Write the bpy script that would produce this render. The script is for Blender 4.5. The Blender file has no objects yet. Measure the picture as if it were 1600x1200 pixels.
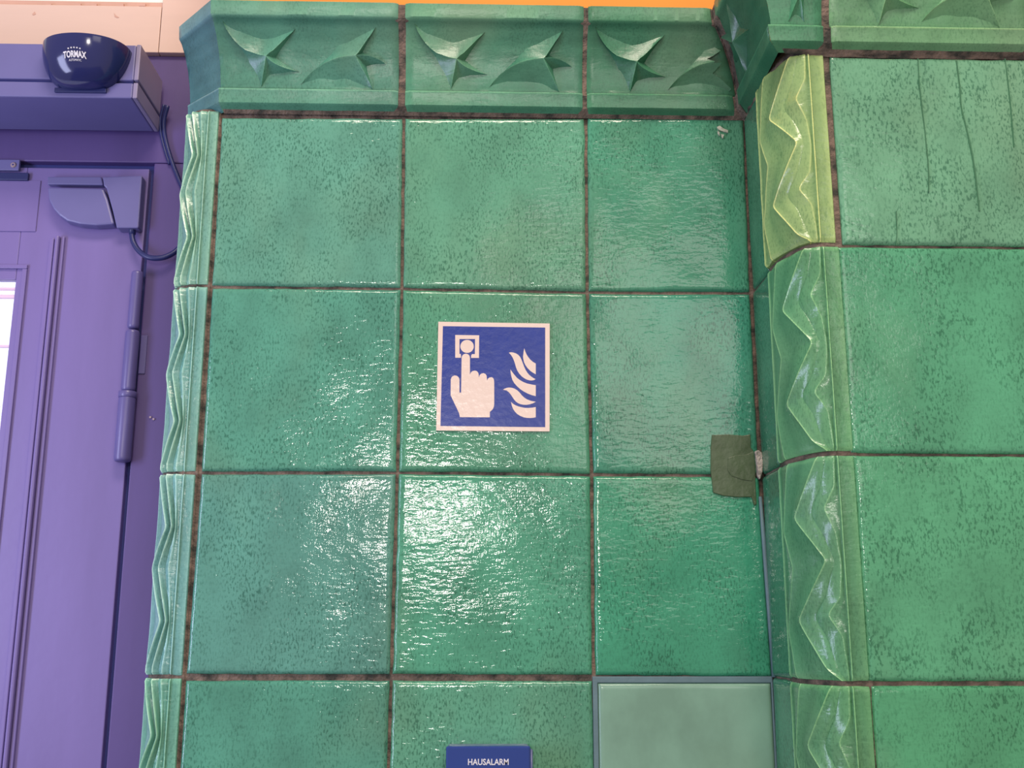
import bpy, bmesh, math, random
from mathutils import Vector, Matrix, noise
random.seed(7)
SC = bpy.context.scene
COL = SC.collection
PI = math.pi
ZO = 2.305                      # height of the top line of the tiles above the floor
CP = Vector((0.3674, -1.3949, -0.7053)); PITCH, YAW, ROLL, FPX = 0.2233, -0.0278, 0.0006, 1681.8
cp_, sp_, cy_, sy_ = math.cos(PITCH), math.sin(PITCH), math.cos(YAW), math.sin(YAW)
cF = Vector((-sy_*cp_, cy_*cp_, sp_)); r0_ = Vector((cy_, sy_, 0)); u0_ = r0_.cross(cF)
cR = r0_*math.cos(ROLL) + u0_*math.sin(ROLL); cU = u0_*math.cos(ROLL) - r0_*math.sin(ROLL)

def at(px, py, y=0.0):
    """measured point of the photograph on the wall plane at depth y (heights relative to the tile top line)"""
    d = cF + cR*((px-800)/FPX) - cU*((py-600)/FPX)
    return CP + d*((y-CP.y)/d.y)

# ---------------------------------------------------------------- camera
cam = bpy.data.cameras.new('camera'); cam.sensor_width = 36; cam.lens = FPX/1600*36; cam.clip_start = .01
co = bpy.data.objects.new('camera', cam); COL.objects.link(co)
M3 = Matrix((cR, cU, -cF)).transposed()
co.matrix_world = Matrix.Translation(CP + Vector((0, 0, ZO))) @ M3.to_4x4()
SC.camera = co
# ---------------------------------------------------------------- world, lamps, exposure
SC.view_settings.view_transform = 'Standard'; SC.view_settings.look = 'None'
SC.view_settings.gamma = 1; SC.view_settings.exposure = 0.2; SC.view_settings.use_curve_mapping = False
w = bpy.data.worlds.new('world'); SC.world = w; w.use_nodes = True
bg = w.node_tree.nodes['Background']; bg.inputs[0].default_value = (1, .86, .77, 1); bg.inputs[1].default_value = .46

def area(name, loc, target, sx, sy, power, color):
    l = bpy.data.lights.new(name, 'AREA'); l.shape = 'RECTANGLE'; l.size = sx; l.size_y = sy; l.energy = power; l.color = color
    o = bpy.data.objects.new(name, l); COL.objects.link(o)
    loc = Vector(loc) + Vector((0, 0, ZO)); target = Vector(target) + Vector((0, 0, ZO))
    o.location = loc; o.rotation_euler = (target-loc).to_track_quat('-Z', 'Y').to_euler()
    return o
hit = at(672, 790); rd = (hit-CP).normalized(); rd.y = -rd.y
area('window_daylight', hit + rd*5.2, hit, .42, .36, 27, (1, .93, .86))
hit2 = at(1060, 560); rd = (hit2-CP).normalized(); rd.y = -rd.y
area('shopfront_daylight', hit2 + rd*5.5, hit2, 1.6, 1.6, 20, (1, .93, .88))
area('ceiling_lamp', (.45, -1.45, 1.55), (.4, 0, -.4), 1.2, .5, 36, (1, .84, .70))
area('door_flare_fill', (-1.15, -.75, -.62), (-.35, .2, -.62), .35, 1.0, 13, (.62, .66, 1))  # added cool fill, unseen source; imitates the flare's bluish gradient on the door

# ---------------------------------------------------------------- helpers
def lin(c): 
    c = c/255
    return c/12.92 if c <= .04045 else ((c+.055)/1.055)**2.4
def rgb(r, g, b, k=1.0): return (min(lin(r)*k, 1), min(lin(g)*k, 1), min(lin(b)*k, 1), 1)
def glz(r, g, b):
    """glaze colour from how it looks under the warm light of the hall"""
    return (lin(r)*.95, lin(g)*1.0, lin(b)*1.08, 1)

def newmat(name):
    m = bpy.data.materials.new(name); m.use_nodes = True
    nt = m.node_tree; b = nt.nodes['Principled BSDF']
    return m, nt, b
def N(nt, kind, **kw):
    n = nt.nodes.new(kind)
    for k, v in kw.items():
        if k in n.inputs: n.inputs[k].default_value = v
        else: setattr(n, k, v)
    return n
def coords(nt, scale, rot=(0, 0, 0)):
    tc = N(nt, 'ShaderNodeTexCoord'); mp = N(nt, 'ShaderNodeMapping')
    mp.inputs['Scale'].default_value = scale; mp.inputs['Rotation'].default_value = rot
    nt.links.new(tc.outputs['Object'], mp.inputs['Vector']); return mp.outputs[0]
def ramp(nt, src, stops):
    r = N(nt, 'ShaderNodeValToRGB'); e = r.color_ramp.elements
    while len(e) < len(stops): e.new(.5)
    for el, (p, c) in zip(e, stops):
        el.position = p; el.color = c if len(c) == 4 else (*c, 1)
    nt.links.new(src, r.inputs[0]); return r.outputs[0]
def g(v): return (v, v, v, 1)
def mix(nt, fac, a, b, mode='MIX'):
    m = N(nt, 'ShaderNodeMix', data_type='RGBA', blend_type=mode)
    for i, s in ((0, fac), (6, a), (7, b)):
        if isinstance(s, (int, float)) or isinstance(s, tuple): m.inputs[i].default_value = s
        else: nt.links.new(s, m.inputs[i])
    return m.outputs[2]

def glaze_material(name, streak=1.0, bump=1.0, rough=.07, mott=1.0, pool=0.0):
    m, nt, b = newmat(name); L = nt.links.new
    at_ = N(nt, 'ShaderNodeAttribute', attribute_name='tint'); base = at_.outputs['Color']
    big = N(nt, 'ShaderNodeTexNoise', Scale=1.0, Detail=5.0, Roughness=.6); L(coords(nt, (11, 11, 8)), big.inputs['Vector'])
    c1 = ramp(nt, big.outputs['Fac'], [(.32, g(1-.22*mott)), (.52, g(1)), (.70, g(1+.16*mott))])
    col = mix(nt, 1.0, base, c1, 'MULTIPLY')
    # greyish weathered blotches
    bl = N(nt, 'ShaderNodeTexNoise', Scale=1.0, Detail=3.0); L(coords(nt, (5, 5, 3.4), (0, 0, .3)), bl.inputs['Vector'])
    f1 = ramp(nt, bl.outputs['Fac'], [(.50, g(0)), (.68, g(.34*mott))])
    col = mix(nt, f1, col, rgb(120, 150, 120))
    # pooled glaze: short vertical dark flecks
    fl = N(nt, 'ShaderNodeTexNoise', Scale=1.0, Detail=2.5, Roughness=.55); L(coords(nt, (430, 430, 190)), fl.inputs['Vector'])
    msk = N(nt, 'ShaderNodeTexNoise', Scale=1.0, Detail=2.0); L(coords(nt, (15, 15, 12), (.2, 0, .1)), msk.inputs['Vector'])
    f2 = ramp(nt, fl.outputs['Fac'], [(.50, g(0)), (.64, g(1))])
    f3 = ramp(nt, msk.outputs['Fac'], [(.36, g(.30)), (.58, g(1))])
    f4 = N(nt, 'ShaderNodeMath', operation='MULTIPLY'); L(f2, f4.inputs[0]); L(f3, f4.inputs[1])
    f5 = N(nt, 'ShaderNodeMath', operation='MULTIPLY'); L(f4.outputs[0], f5.inputs[0]); f5.inputs[1].default_value = .95*streak
    dark = mix(nt, 1.0, col, (.36, .50, .47, 1), 'MULTIPLY')
    col = mix(nt, f5.outputs[0], col, dark)
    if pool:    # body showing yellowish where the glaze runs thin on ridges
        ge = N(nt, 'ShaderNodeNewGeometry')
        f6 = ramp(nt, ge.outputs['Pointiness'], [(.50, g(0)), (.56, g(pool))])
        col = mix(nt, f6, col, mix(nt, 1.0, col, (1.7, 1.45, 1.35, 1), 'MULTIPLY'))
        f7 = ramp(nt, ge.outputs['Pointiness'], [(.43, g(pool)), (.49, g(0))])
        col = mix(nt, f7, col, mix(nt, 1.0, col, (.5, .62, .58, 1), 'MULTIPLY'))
    L(col, b.inputs['Base Color']); b.inputs['Roughness'].default_value = rough
    b.inputs['IOR'].default_value = 1.5
    # orange-peel surface
    n1 = N(nt, 'ShaderNodeTexNoise', Scale=1.0, Detail=2.0, Roughness=.5, Distortion=.4); L(coords(nt, (66, 66, 170), (0, .12, 0)), n1.inputs['Vector'])
    n2 = N(nt, 'ShaderNodeTexNoise', Scale=1.0, Detail=1.0); L(coords(nt, (24, 24, 24)), n2.inputs['Vector'])
    b1 = N(nt, 'ShaderNodeBump', Strength=1.0, Distance=.00050*bump); L(n1.outputs['Fac'], b1.inputs['Height'])
    b2 = N(nt, 'ShaderNodeBump', Strength=1.0, Distance=.0007*bump); L(n2.outputs['Fac'], b2.inputs['Height']); L(b1.outputs[0], b2.inputs['Normal'])
    b3 = N(nt, 'ShaderNodeBump', Strength=1.0, Distance=.00014*bump); b3.invert = True; L(fl.outputs['Fac'], b3.inputs['Height']); L(b2.outputs[0], b3.inputs['Normal'])
    L(b3.outputs[0], b.inputs['Normal'])
    return m
GLAZE = glaze_material('green_glaze')
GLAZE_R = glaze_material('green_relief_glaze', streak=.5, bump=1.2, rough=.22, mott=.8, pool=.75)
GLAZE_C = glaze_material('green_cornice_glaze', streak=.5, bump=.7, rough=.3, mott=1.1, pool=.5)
GLAZE_N = glaze_material('pale_new_glaze', streak=.0, bump=.12, rough=.22, mott=.8)

def simple(name, c, rough=.5, metal=0.0, bump=0.0, bscale=200.0, var=0.0, vscale=(8, 8, 8), c2=None, emit=0.0, spec=None):
    m, nt, b = newmat(name); L = nt.links.new
    b.inputs['Roughness'].default_value = rough; b.inputs['Metallic'].default_value = metal
    if spec is not None: b.inputs['Specular IOR Level'].default_value = spec
    n = N(nt, 'ShaderNodeTexNoise', Scale=1.0, Detail=5.0, Roughness=.6); L(coords(nt, vscale), n.inputs['Vector'])
    cc = c2 if c2 else tuple(x*(1-var) for x in c[:3]) + (1,)
    L(ramp(nt, n.outputs['Fac'], [(.36, cc), (.62, c)]), b.inputs['Base Color'])
    if bump:
        n1 = N(nt, 'ShaderNodeTexNoise', Scale=bscale, Detail=3.0)
        tc = N(nt, 'ShaderNodeTexCoord'); L(tc.outputs['Object'], n1.inputs['Vector'])
        bb = N(nt, 'ShaderNodeBump', Strength=1.0, Distance=bump); L(n1.outputs['Fac'], bb.inputs['Height']); L(bb.outputs[0], b.inputs['Normal'])
    if emit:
        b.inputs['Emission Color'].default_value = c; b.inputs['Emission Strength'].default_value = emit
    return m
GROUT = simple('old_brown_grout', rgb(128, 110, 100), .9, bump=.0025, bscale=260, c2=rgb(54, 54, 50), vscale=(42, 42, 60))
GREY = simple('grey_blue_silicone', rgb(98, 126, 136), .5, bump=.0003, var=.15, vscale=(30, 30, 30))
OLIVE = simple('olive_filler_paint', rgb(72, 92, 62), .38, bump=.0012, bscale=70, var=.22, vscale=(30, 30, 30))
PUTTY = simple('white_putty', rgb(190, 180, 170), .8, bump=.003, bscale=300, c2=rgb(110, 110, 105), vscale=(200, 200, 120))
ORANGE = simple('orange_wall_paint', rgb(236, 150, 62), .8, var=.05)
CREAM = simple('cream_painted_wood', rgb(216, 190, 178), .45, bump=.0002, bscale=40, var=.05, vscale=(3, 3, 20))
CREAM_D = simple('cream_wood_edge', rgb(205, 165, 150), .5, var=.1)
DOOR = simple('violet_haze_door', rgb(122, 108, 168), .34, bump=.0002, bscale=60, var=.12, vscale=(9, 9, 1.6))  # violet lens haze put into the door's base colour
FRAME = simple('violet_haze_frame', rgb(88, 72, 132), .45, bump=.0002, bscale=60, var=.15, vscale=(9, 9, 1.6))  # same violet haze put into the frame colour
DARKGAP = simple('dark_seal', rgb(52, 60, 132), .7, var=.1)
METAL = simple('blue_violet_anodised', rgb(106, 104, 158), .38, metal=.0, var=.06)
METAL_E = simple('pale_end_cap', rgb(140, 132, 165), .4, var=.05)
NAVY = simple('navy_gloss_plastic', rgb(38, 44, 96), .12, var=.05)
CABLE = simple('navy_cable_rubber', rgb(36, 44, 100), .4, var=.05)
HINGE = simple('hinge_paint', rgb(98, 92, 150), .32, var=.1)
SCREWM = simple('bright_screw', rgb(190, 170, 180), .3, metal=.6, var=.1)
WHITE_T = simple('white_print', rgb(225, 225, 235), .5, var=.02)
GLOW = simple('daylight_glass', (1, .985, .98, 1), .1, var=.0, emit=1.3)
GLOWT = simple('transom_glass', rgb(205, 212, 205), .1, var=.05, emit=.45)
BLIND = simple('blind_bar', rgb(205, 178, 200), .5, var=.05, emit=.25)
FLOORM = simple('grey_stone_floor', rgb(120, 115, 108), .5, bump=.0005, bscale=30, var=.25, vscale=(4, 4, 4))
SIGN_W = simple('cream_white_vinyl', rgb(228, 208, 198), .22, bump=.0004, bscale=110, var=.02)
SIGN_B = simple('signal_blue_vinyl', rgb(2, 44, 142), .3, bump=.0004, bscale=120, var=.08, vscale=(30, 30, 30))
BLUE_P = simple('blue_box_plastic', rgb(40, 66, 140), .12, var=.05)
BLUE_E = simple('blue_box_edge', rgb(96, 104, 150), .3, var=.05)
BLACK = simple('black_plastic', (.01, .01, .012, 1), .25)
CHIP = simple('white_chip', rgb(185, 190, 175), .5, bump=.001, var=.3, vscale=(300, 300, 300))
STAIN = simple('dried_run_mark', rgb(66, 118, 88), .25, var=.1)

def obj(name, bm, mat, parent=None, label=None, kind=None, smooth=False, bev=0.0, zo=True):
    me = bpy.data.meshes.new(name); bm.normal_update(); bm.to_mesh(me); bm.free()
    if mat: me.materials.append(mat)
    if smooth:
        for p in me.polygons: p.use_smooth = True
    o = bpy.data.objects.new(name, me); COL.objects.link(o)
    if parent: o.parent = parent
    elif zo: o.location.z = ZO
    if label: o['label'] = label
    if kind: o['kind'] = kind
    if bev:
        b = o.modifiers.new('bevel', 'BEVEL'); b.width = bev; b.segments = 2; b.limit_method = 'ANGLE'; b.angle_limit = .6
    return o
def thing(name, label, cat, group=None):
    o = bpy.data.objects.new(name, None); COL.objects.link(o); o.location.z = ZO; o.empty_display_size = .05
    o['label'] = label; o['category'] = cat
    if group: o['group'] = group
    return o
def structure(name, label=None):
    o = bpy.data.objects.new(name, None); COL.objects.link(o); o.location.z = ZO; o.empty_display_size = .05
    o['kind'] = 'structure'
    if label: o['label'] = label
    return o
def box(bm, a, b):
    x0, y0, z0 = (min(p, q) for p, q in zip(a, b)); x1, y1, z1 = (max(p, q) for p, q in zip(a, b))
    v = [bm.verts.new(p) for p in ((x0,y0,z0),(x1,y0,z0),(x1,y1,z0),(x0,y1,z0),(x0,y0,z1),(x1,y0,z1),(x1,y1,z1),(x0,y1,z1))]
    for f in ((0,3,2,1),(4,5,6,7),(0,1,5,4),(1,2,6,5),(2,3,7,6),(3,0,4,7)): bm.faces.new([v[i] for i in f])
    return bm
def bx(a, b): return box(bmesh.new(), a, b)
def prism(pts, yf, yb, bm=None):
    """outline in x,z given front depth yf and back depth yb"""
    bm = bm or bmesh.new()
    if sum(a[0]*b[1]-b[0]*a[1] for a, b in zip(pts, pts[1:]+pts[:1])) < 0: pts = pts[::-1]
    F = [bm.verts.new((x, yf, z)) for x, z in pts]; B = [bm.verts.new((x, yb, z)) for x, z in pts]
    bm.faces.new(F); bm.faces.new(B[::-1]); n = len(pts)
    for i in range(n): bm.faces.new((F[i], B[i], B[(i+1) % n], F[(i+1) % n]))
    return bm
def tube(bm, pts, r, seg=12, cap=True):
    rs = r if isinstance(r, (list, tuple)) else [r]*len(pts)
    pts = [Vector(p) for p in pts]; rings = []; up = Vector((0, 1, .01)).normalized()
    for i, p in enumerate(pts):
        t = (pts[min(i+1, len(pts)-1)] - pts[max(i-1, 0)]).normalized()
        a = t.cross(up)
        if a.length < 1e-3: a = t.cross(Vector((1, 0, 0)))
        a.normalize(); b = t.cross(a)
        rings.append([bm.verts.new(p + (a*math.cos(k*2*PI/seg) + b*math.sin(k*2*PI/seg))*rs[i]) for k in range(seg)])
    for A, B in zip(rings, rings[1:]):
        for k in range(seg): bm.faces.new((A[k], A[(k+1) % seg], B[(k+1) % seg], B[k]))
    if cap: bm.faces.new(rings[0][::-1]); bm.faces.new(rings[-1])
    bmesh.ops.recalc_face_normals(bm, faces=bm.faces)
    return bm
def spline(pts, n=8):
    P = [Vector(p) for p in pts]; P = [P[0]*2-P[1]] + P + [P[-1]*2-P[-2]]; out = []
    for i in range(1, len(P)-2):
        for k in range(n):
            t = k/n; a, b, c, d = P[i-1:i+3]
            out.append(.5*((2*b) + (c-a)*t + (2*a-5*b+4*c-d)*t*t + (3*b-3*c+d-a)*t**3))
    out.append(P[-2]); return out
def cyl(bm, c, r, y0, y1, seg=20):
    A = [bm.verts.new((c[0]+r*math.cos(k*2*PI/seg), y0, c[1]+r*math.sin(k*2*PI/seg))) for k in range(seg)]
    B = [bm.verts.new((c[0]+r*math.cos(k*2*PI/seg), y1, c[1]+r*math.sin(k*2*PI/seg))) for k in range(seg)]
    bm.faces.new(A); bm.faces.new(B[::-1])
    for k in range(seg): bm.faces.new((A[k], B[k], B[(k+1) % seg], A[(k+1) % seg]))
    bmesh.ops.recalc_face_normals(bm, faces=bm.faces); return bm
def text_bm(s, size, extrude, sx=1.0, bold=0.0):
    """built-in font as a mesh in x,z, centred, facing -y"""
    cu = bpy.data.curves.new('t', 'FONT'); cu.body = s; cu.size = size; cu.extrude = extrude; cu.align_x = 'CENTER'; cu.align_y = 'CENTER'
    cu.offset = bold; cu.resolution_u = 3
    o = bpy.data.objects.new('t', cu); COL.objects.link(o)
    me = bpy.data.meshes.new_from_object(o.evaluated_get(bpy.context.evaluated_depsgraph_get()))
    bm = bmesh.new(); bm.from_mesh(me)
    for v in bm.verts: x, y, z = v.co; v.co = (x*sx, -z, y)
    bpy.data.objects.remove(o); bpy.data.meshes.remove(me)
    return bm
def lerp(a, b, t): return a + (b-a)*t

# ---------------------------------------------------------------- tiles
X0, X1, X2, X3 = 0.0, .255, .51, .7344
ZR = [0, -.2557, -.5095, -.7648]
D = .1822
XB = .7939
STEP = .2551
def steps(n):
    e = [0, .004, .010, .020, .036]
    mid = [lerp(.06, .94, i/n) for i in range(n+1)]
    return e + mid + [1-x for x in e[::-1]]
def add_tile(bm, lay, C, nrm, tint, n=14, depth=.011, jit=.0008, gloss_wave=.0006, skew=0.0):
    """C = TL, TR, BR, BL on the face plane; a pillow-edged tile with slightly wandering edges"""
    S = steps(n); K = len(S)-1; nrm = Vector(nrm); seed = random.random()*100
    grid = []
    for j, t in enumerate(S):
        row = []
        for i, s in enumerate(S):
            ww = 1.0
            a = C[0].lerp(C[1], s); b = C[3].lerp(C[2], s); p = a.lerp(b, t)
            es, et = min(s, 1-s), min(t, 1-t); e = min(es, et)
            ed = e*.25
            drop = .0035*(1-min(ed/.0045, 1))**2
            q = p*14 + Vector((seed, 0, seed))
            wob = noise.noise(q)*gloss_wave*2.2 + noise.noise(p*40+Vector((0, seed, 0)))*gloss_wave*.6
            if e < .012:
                jx = noise.noise(p*55 + Vector((seed, 3, 0)))*jit; jz = noise.noise(p*55 + Vector((9, seed, 0)))*jit
                tu = (C[1]-C[0]).normalized(); tv = (C[3]-C[0]).normalized()
                if et < .012: p = p + tv*jz*1.4
                if es < .012: p = p + tu*jx*1.4
            p = p - nrm*drop + nrm*wob*min(1, ed/.006) + nrm*skew*(s-.5)
            row.append(bm.verts.new(p))
        grid.append(row)
    fs = []
    for j in range(K):
        for i in range(K):
            fs.append(bm.faces.new((grid[j][i], grid[j+1][i], grid[j+1][i+1], grid[j][i+1])))
    ring = grid[0] + [grid[j][-1] for j in range(1, K+1)] + grid[-1][-2::-1] + [grid[j][0] for j in range(K-1, 0, -1)]
    back = [bm.verts.new(v.co - nrm*depth) for v in ring]; m = len(ring)
    for i in range(m): fs.append(bm.faces.new((ring[i], ring[(i+1) % m], back[(i+1) % m], back[i])))
    for f in fs:
        for l in f.loops: l[lay] = tint
def tile_bm():
    bm = bmesh.new(); lay = bm.loops.layers.float_color.new('tint'); return bm, lay
def vary(c, k=.05):
    f = 1 + random.uniform(-k, k); return (c[0]*f, c[1]*f*(1+random.uniform(-.02, .02)), c[2]*f, 1)

# measured crossings of the grout lines (column, row) in the photograph
XING = {(0,0):(344,182),(1,0):(631,184),(2,0):(916,183),(3,0):(1163,183),
        (0,1):(329,447),(1,1):(628,450),(2,1):(918,456),(3,1):(1173,457),
        (0,2):(312,738),(1,2):(621,738),(2,2):(925,741),(3,2):(1187,743),
        (0,3):(288,1058),(1,3):(611,1058),(2,3):(928,1059),(3,3):(1208,1062)}
GA = {k: at(*v) for k, v in XING.items()}
for r in range(4, 10):
    for c, x in enumerate((X0, X1, X2, X3)): GA[(c, r)] = Vector((x+.002*c-.003, 0, ZR[3]-STEP*(r-3)))
TA = {(0,0):glz(98,158,132),(0,1):glz(88,153,128),(0,2):glz(92,152,132),(0,3):glz(82,148,122),  # left column paler and bluer: flare veil put into the tints
      (1,0):glz(96,156,124),(1,1):glz(86,148,116),(1,2):glz(82,156,122),(1,3):glz(94,160,126),
      (2,0):glz(76,146,114),(2,1):glz(66,142,112),(2,2):glz(66,152,114)}
def inset(C, l, r, t, b):
    u = (C[1]-C[0]).normalized(); v = (C[3]-C[0]).normalized()
    return [C[0]+u*l+v*t, C[1]-u*r+v*t, C[2]-u*r-v*b, C[3]+u*l-v*b]

wall_back = structure('wall_back', 'green glazed tile wall behind the safety sign')
bm, lay = tile_bm()
for r in range(9):
    for c in range(3):
        if (c, r) == (2, 3): continue
        C = [GA[(c, r)], GA[(c+1, r)], GA[(c+1, r+1)], GA[(c, r+1)]]
        t = .0006 if r == 0 else (.0045 if r == 3 else .0022)
        b_ = .0035 if r == 2 else .0018
        rr = .0022 if c < 2 else .0006
        C = inset(C, .002, rr, t, b_)
        add_tile(bm, lay, C, (0, -1, 0), vary(TA.get((c, r), glz(78, 148, 116)), .03), n=16 if r < 5 else 4, skew=random.uniform(-.0008, .0008))
obj('tiling', bm, GLAZE, wall_back, smooth=True)
bm = bmesh.new(); box(bm, (X0-.012, .0045, -ZO), (X3+.004, .012, .012)); box(bm, (X0-.012, .012, -ZO), (X3+.3, .215, .1))
obj('grout', bm, GROUT, wall_back, label='brown dirty grout between the green tiles')
# renewed tile with its own grey joint
C = inset([at(927,1059), at(1209,1062), at(1214,1200), at(929,1200)], 0, 0, 0, 0)
zb = ZR[3]-STEP
q = [at(934,1067), at(1205,1067), None, None]; q[3] = Vector((q[0].x, 0, zb+.002)); q[2] = Vector((q[1].x+.001, 0, zb+.002))
bm, lay = tile_bm(); add_tile(bm, lay, q, (0, -1, 0), glz(128, 166, 142), n=14, jit=.0002, gloss_wave=.0003)
obj('replacement_tile', bm, GLAZE_N, wall_back, label='pale green smooth replacement tile', smooth=True)
bm = bmesh.new()
a, b_ = at(926,1057), at(1213,1058)
prism([(a.x, zb), (a.x, a.z), (X3+.001, a.z), (X3+.001, zb), (q[1].x, zb), (q[1].x, q[1].z), (q[0].x, q[0].z), (q[0].x, zb)], .0008, .006, bm)
obj('grey_joint', bm, GREY, wall_back, label='grey blue grout around the replacement tile', bev=.0008)
bm = tube(bmesh.new(), [at(1189,776,-.002)+Vector((-.001,0,0)), at(1194,850,-.002), at(1202,950,-.002), at(1210,1058,-.002)], [.0022, .003, .0035, .0035], 8)
obj('corner_bead', bm, GREY, wall_back, label='grey silicone bead down the inside corner', smooth=True)
# olive filler patch, putty, chips
P = [(1112,680),(1138,679),(1160,681),(1172,679),(1173,700),(1177,705),(1180,728),(1180,752),(1181,772),(1182,788),(1178,790),(1174,777),(1150,777),(1130,775),(1114,770),(1111,745),(1110,735),(1110,700)]
bm = prism([(at(*p).x, at(*p).z) for p in P], -.0022, .002)
obj('olive_patch', bm, OLIVE, wall_back, label='dark olive green painted repair patch over the joint', bev=.0008)
P = [(1137,716),(1150,712),(1165,711),(1177,706),(1179,740),(1175,752),(1160,750),(1142,744),(1136,735)]
bm = prism([(at(*p).x, at(*p).z) for p in P], -.0030, -.0021)
obj('patch_overlap', bm, OLIVE, wall_back, bev=.0006)
P = [(1178,706),(1183,704),(1189,708),(1191,722),(1190,738),(1186,750),(1182,745),(1181,728)]
bm = prism([(at(*p).x, at(*p).z) for p in P], -.007, .003)
obj('putty_lump', bm, PUTTY, wall_back, label='rough whitish putty lump in the inside corner', bev=.0015)
bm = bmesh.new()
for P in ([(1120,199),(1124,197),(1131,202),(1137,204),(1137,208),(1130,206),(1122,203)], [(1126,210),(1131,211),(1129,217),(1127,214)], [(1121,205),(1124,207),(1124,213),(1121,209)]):
    prism([(at(*p).x, at(*p).z) for p in P], -.0016, .002, bm)
obj('glaze_chip', bm, CHIP, wall_back, label='small white chips in the glaze')

# right wall, standing forward
wall_right = structure('wall_right', 'green glazed tile wall standing forward on the right')
bm, lay = tile_bm()
yB = -D
zB = [at(1320, 88, yB).z, ZR[1], ZR[2], ZR[3]] + [ZR[3]-STEP*k for k in range(1, 7)]
TB = [glz(112,168,130), glz(88,160,120), glz(92,168,122), glz(86,162,116)]
xL = [at(1304,200,yB).x, at(1319,550,yB).x, at(1342,850,yB).x, at(1366,1150,yB).x]
for r in range(9):
    x = xL[r] if r < 4 else XB+.003
    for c in range(3):
        x0 = x + c*STEP
        C = [Vector((x0, yB, zB[r])), Vector((x0+STEP, yB, zB[r])), Vector((x0+STEP, yB, zB[r+1])), Vector((x0, yB, zB[r+1]))]
        C = inset(C, .0005, .0035, .0 if r == 0 else .0018, .0014 if r != 2 else .003)
        add_tile(bm, lay, C, (0, -1, 0), vary(TB[r] if r < 4 else glz(78, 148, 110), .02), n=16 if r < 5 else 4, skew=random.uniform(-.0006, .0006))
obj('tiling', bm, GLAZE, wall_right, smooth=True)
bm = bx((XB-.004, yB+.0045, -ZO), (XB+3.1*STEP, yB+.03, .02)); box(bm, (XB-.02, yB+.02, -ZO), (XB+3.1*STEP, .2, .1))
obj('grout', bm, GROUT, wall_right, label='brown grout between the green tiles')
bm = bmesh.new()
for P, wd in (([(1434,92),(1437,140),(1443,190),(1450,262),(1451,300)], .0011), ([(1494,95),(1499,135),(1502,170),(1513,215),(1522,262),(1530,330)], .0014), ([(1400,330),(1401,360),(1400,383)], .0008), ([(1570,92),(1578,160),(1584,230)], .001)):
    pts = spline([at(*p, yB) for p in P], 5)
    L_ = [(p.x-wd*(.6+.4*noise.noise(p*90)), p.z) for p in pts]; R_ = [(p.x+wd*(.6+.4*noise.noise(p*70)), p.z) for p in pts[::-1]]
    prism(L_+R_, yB-.0011, yB+.001, bm)
obj('run_mark', bm, STAIN, wall_right, label='dark run marks down the topmost tile')

# return wall between the two
wall_side = structure('wall_side', 'narrow dark green return wall of the inside corner')
bm, lay = tile_bm(); YT = -.081
for r in range(9):
    z0 = .0 if r == 0 else zB[r]; z1 = zB[r+1]
    C = [Vector((X3, .0, z0)), Vector((X3, YT, z0)), Vector((X3, YT, z1)), Vector((X3, .0, z1))]
    C = inset(C, .001, .0012, .001, .001)
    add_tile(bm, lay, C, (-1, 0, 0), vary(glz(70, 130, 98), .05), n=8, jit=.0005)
obj('tiling', bm, GLAZE, wall_side, smooth=True)
obj('grout', bx((X3+.004, -.083, -ZO), (X3+.06, .01, .005)), GROUT, wall_side)

# ---------------------------------------------------------------- relief corner tiles
RIDGE1 = [(0,.24),(.06,.20),(.32,.08),(.50,.235),(.78,.07),(1,.19)]
RIDGE2 = [(0,.72),(.02,.68),(.27,.33),(.475,.75),(.74,.31),(.955,.68),(1,.86)]
RIDGE3 = [(0,.93),(.14,.91),(.24,.75),(.36,.89),(.50,.94),(.64,.89),(.715,.71),(.81,.89),(1,.95)]
H3 = [(0,.2),(.14,.3),(.24,1),(.36,.3),(.5,.1),(.64,.3),(.715,1),(.81,.3),(1,.1)]
def interp(T, v):
    for (a, x), (b, y) in zip(T, T[1:]):
        if v <= b:
            t = (v-a)/(b-a); return lerp(x, y, t)
    return T[-1][1]
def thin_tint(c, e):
    """glaze runs thin and pale over raised edges (e > 0) and pools darker in grooves (e < 0); e < 0 also paints shade into the cornice cove"""
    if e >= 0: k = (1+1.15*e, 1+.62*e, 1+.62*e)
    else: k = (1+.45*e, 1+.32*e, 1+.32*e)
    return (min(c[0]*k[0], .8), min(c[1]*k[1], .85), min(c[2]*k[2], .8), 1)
def soft(T, v, d=.015): return (interp(T, max(0, v-d)) + 2*interp(T, v) + interp(T, min(1, v+d)))/4
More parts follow.
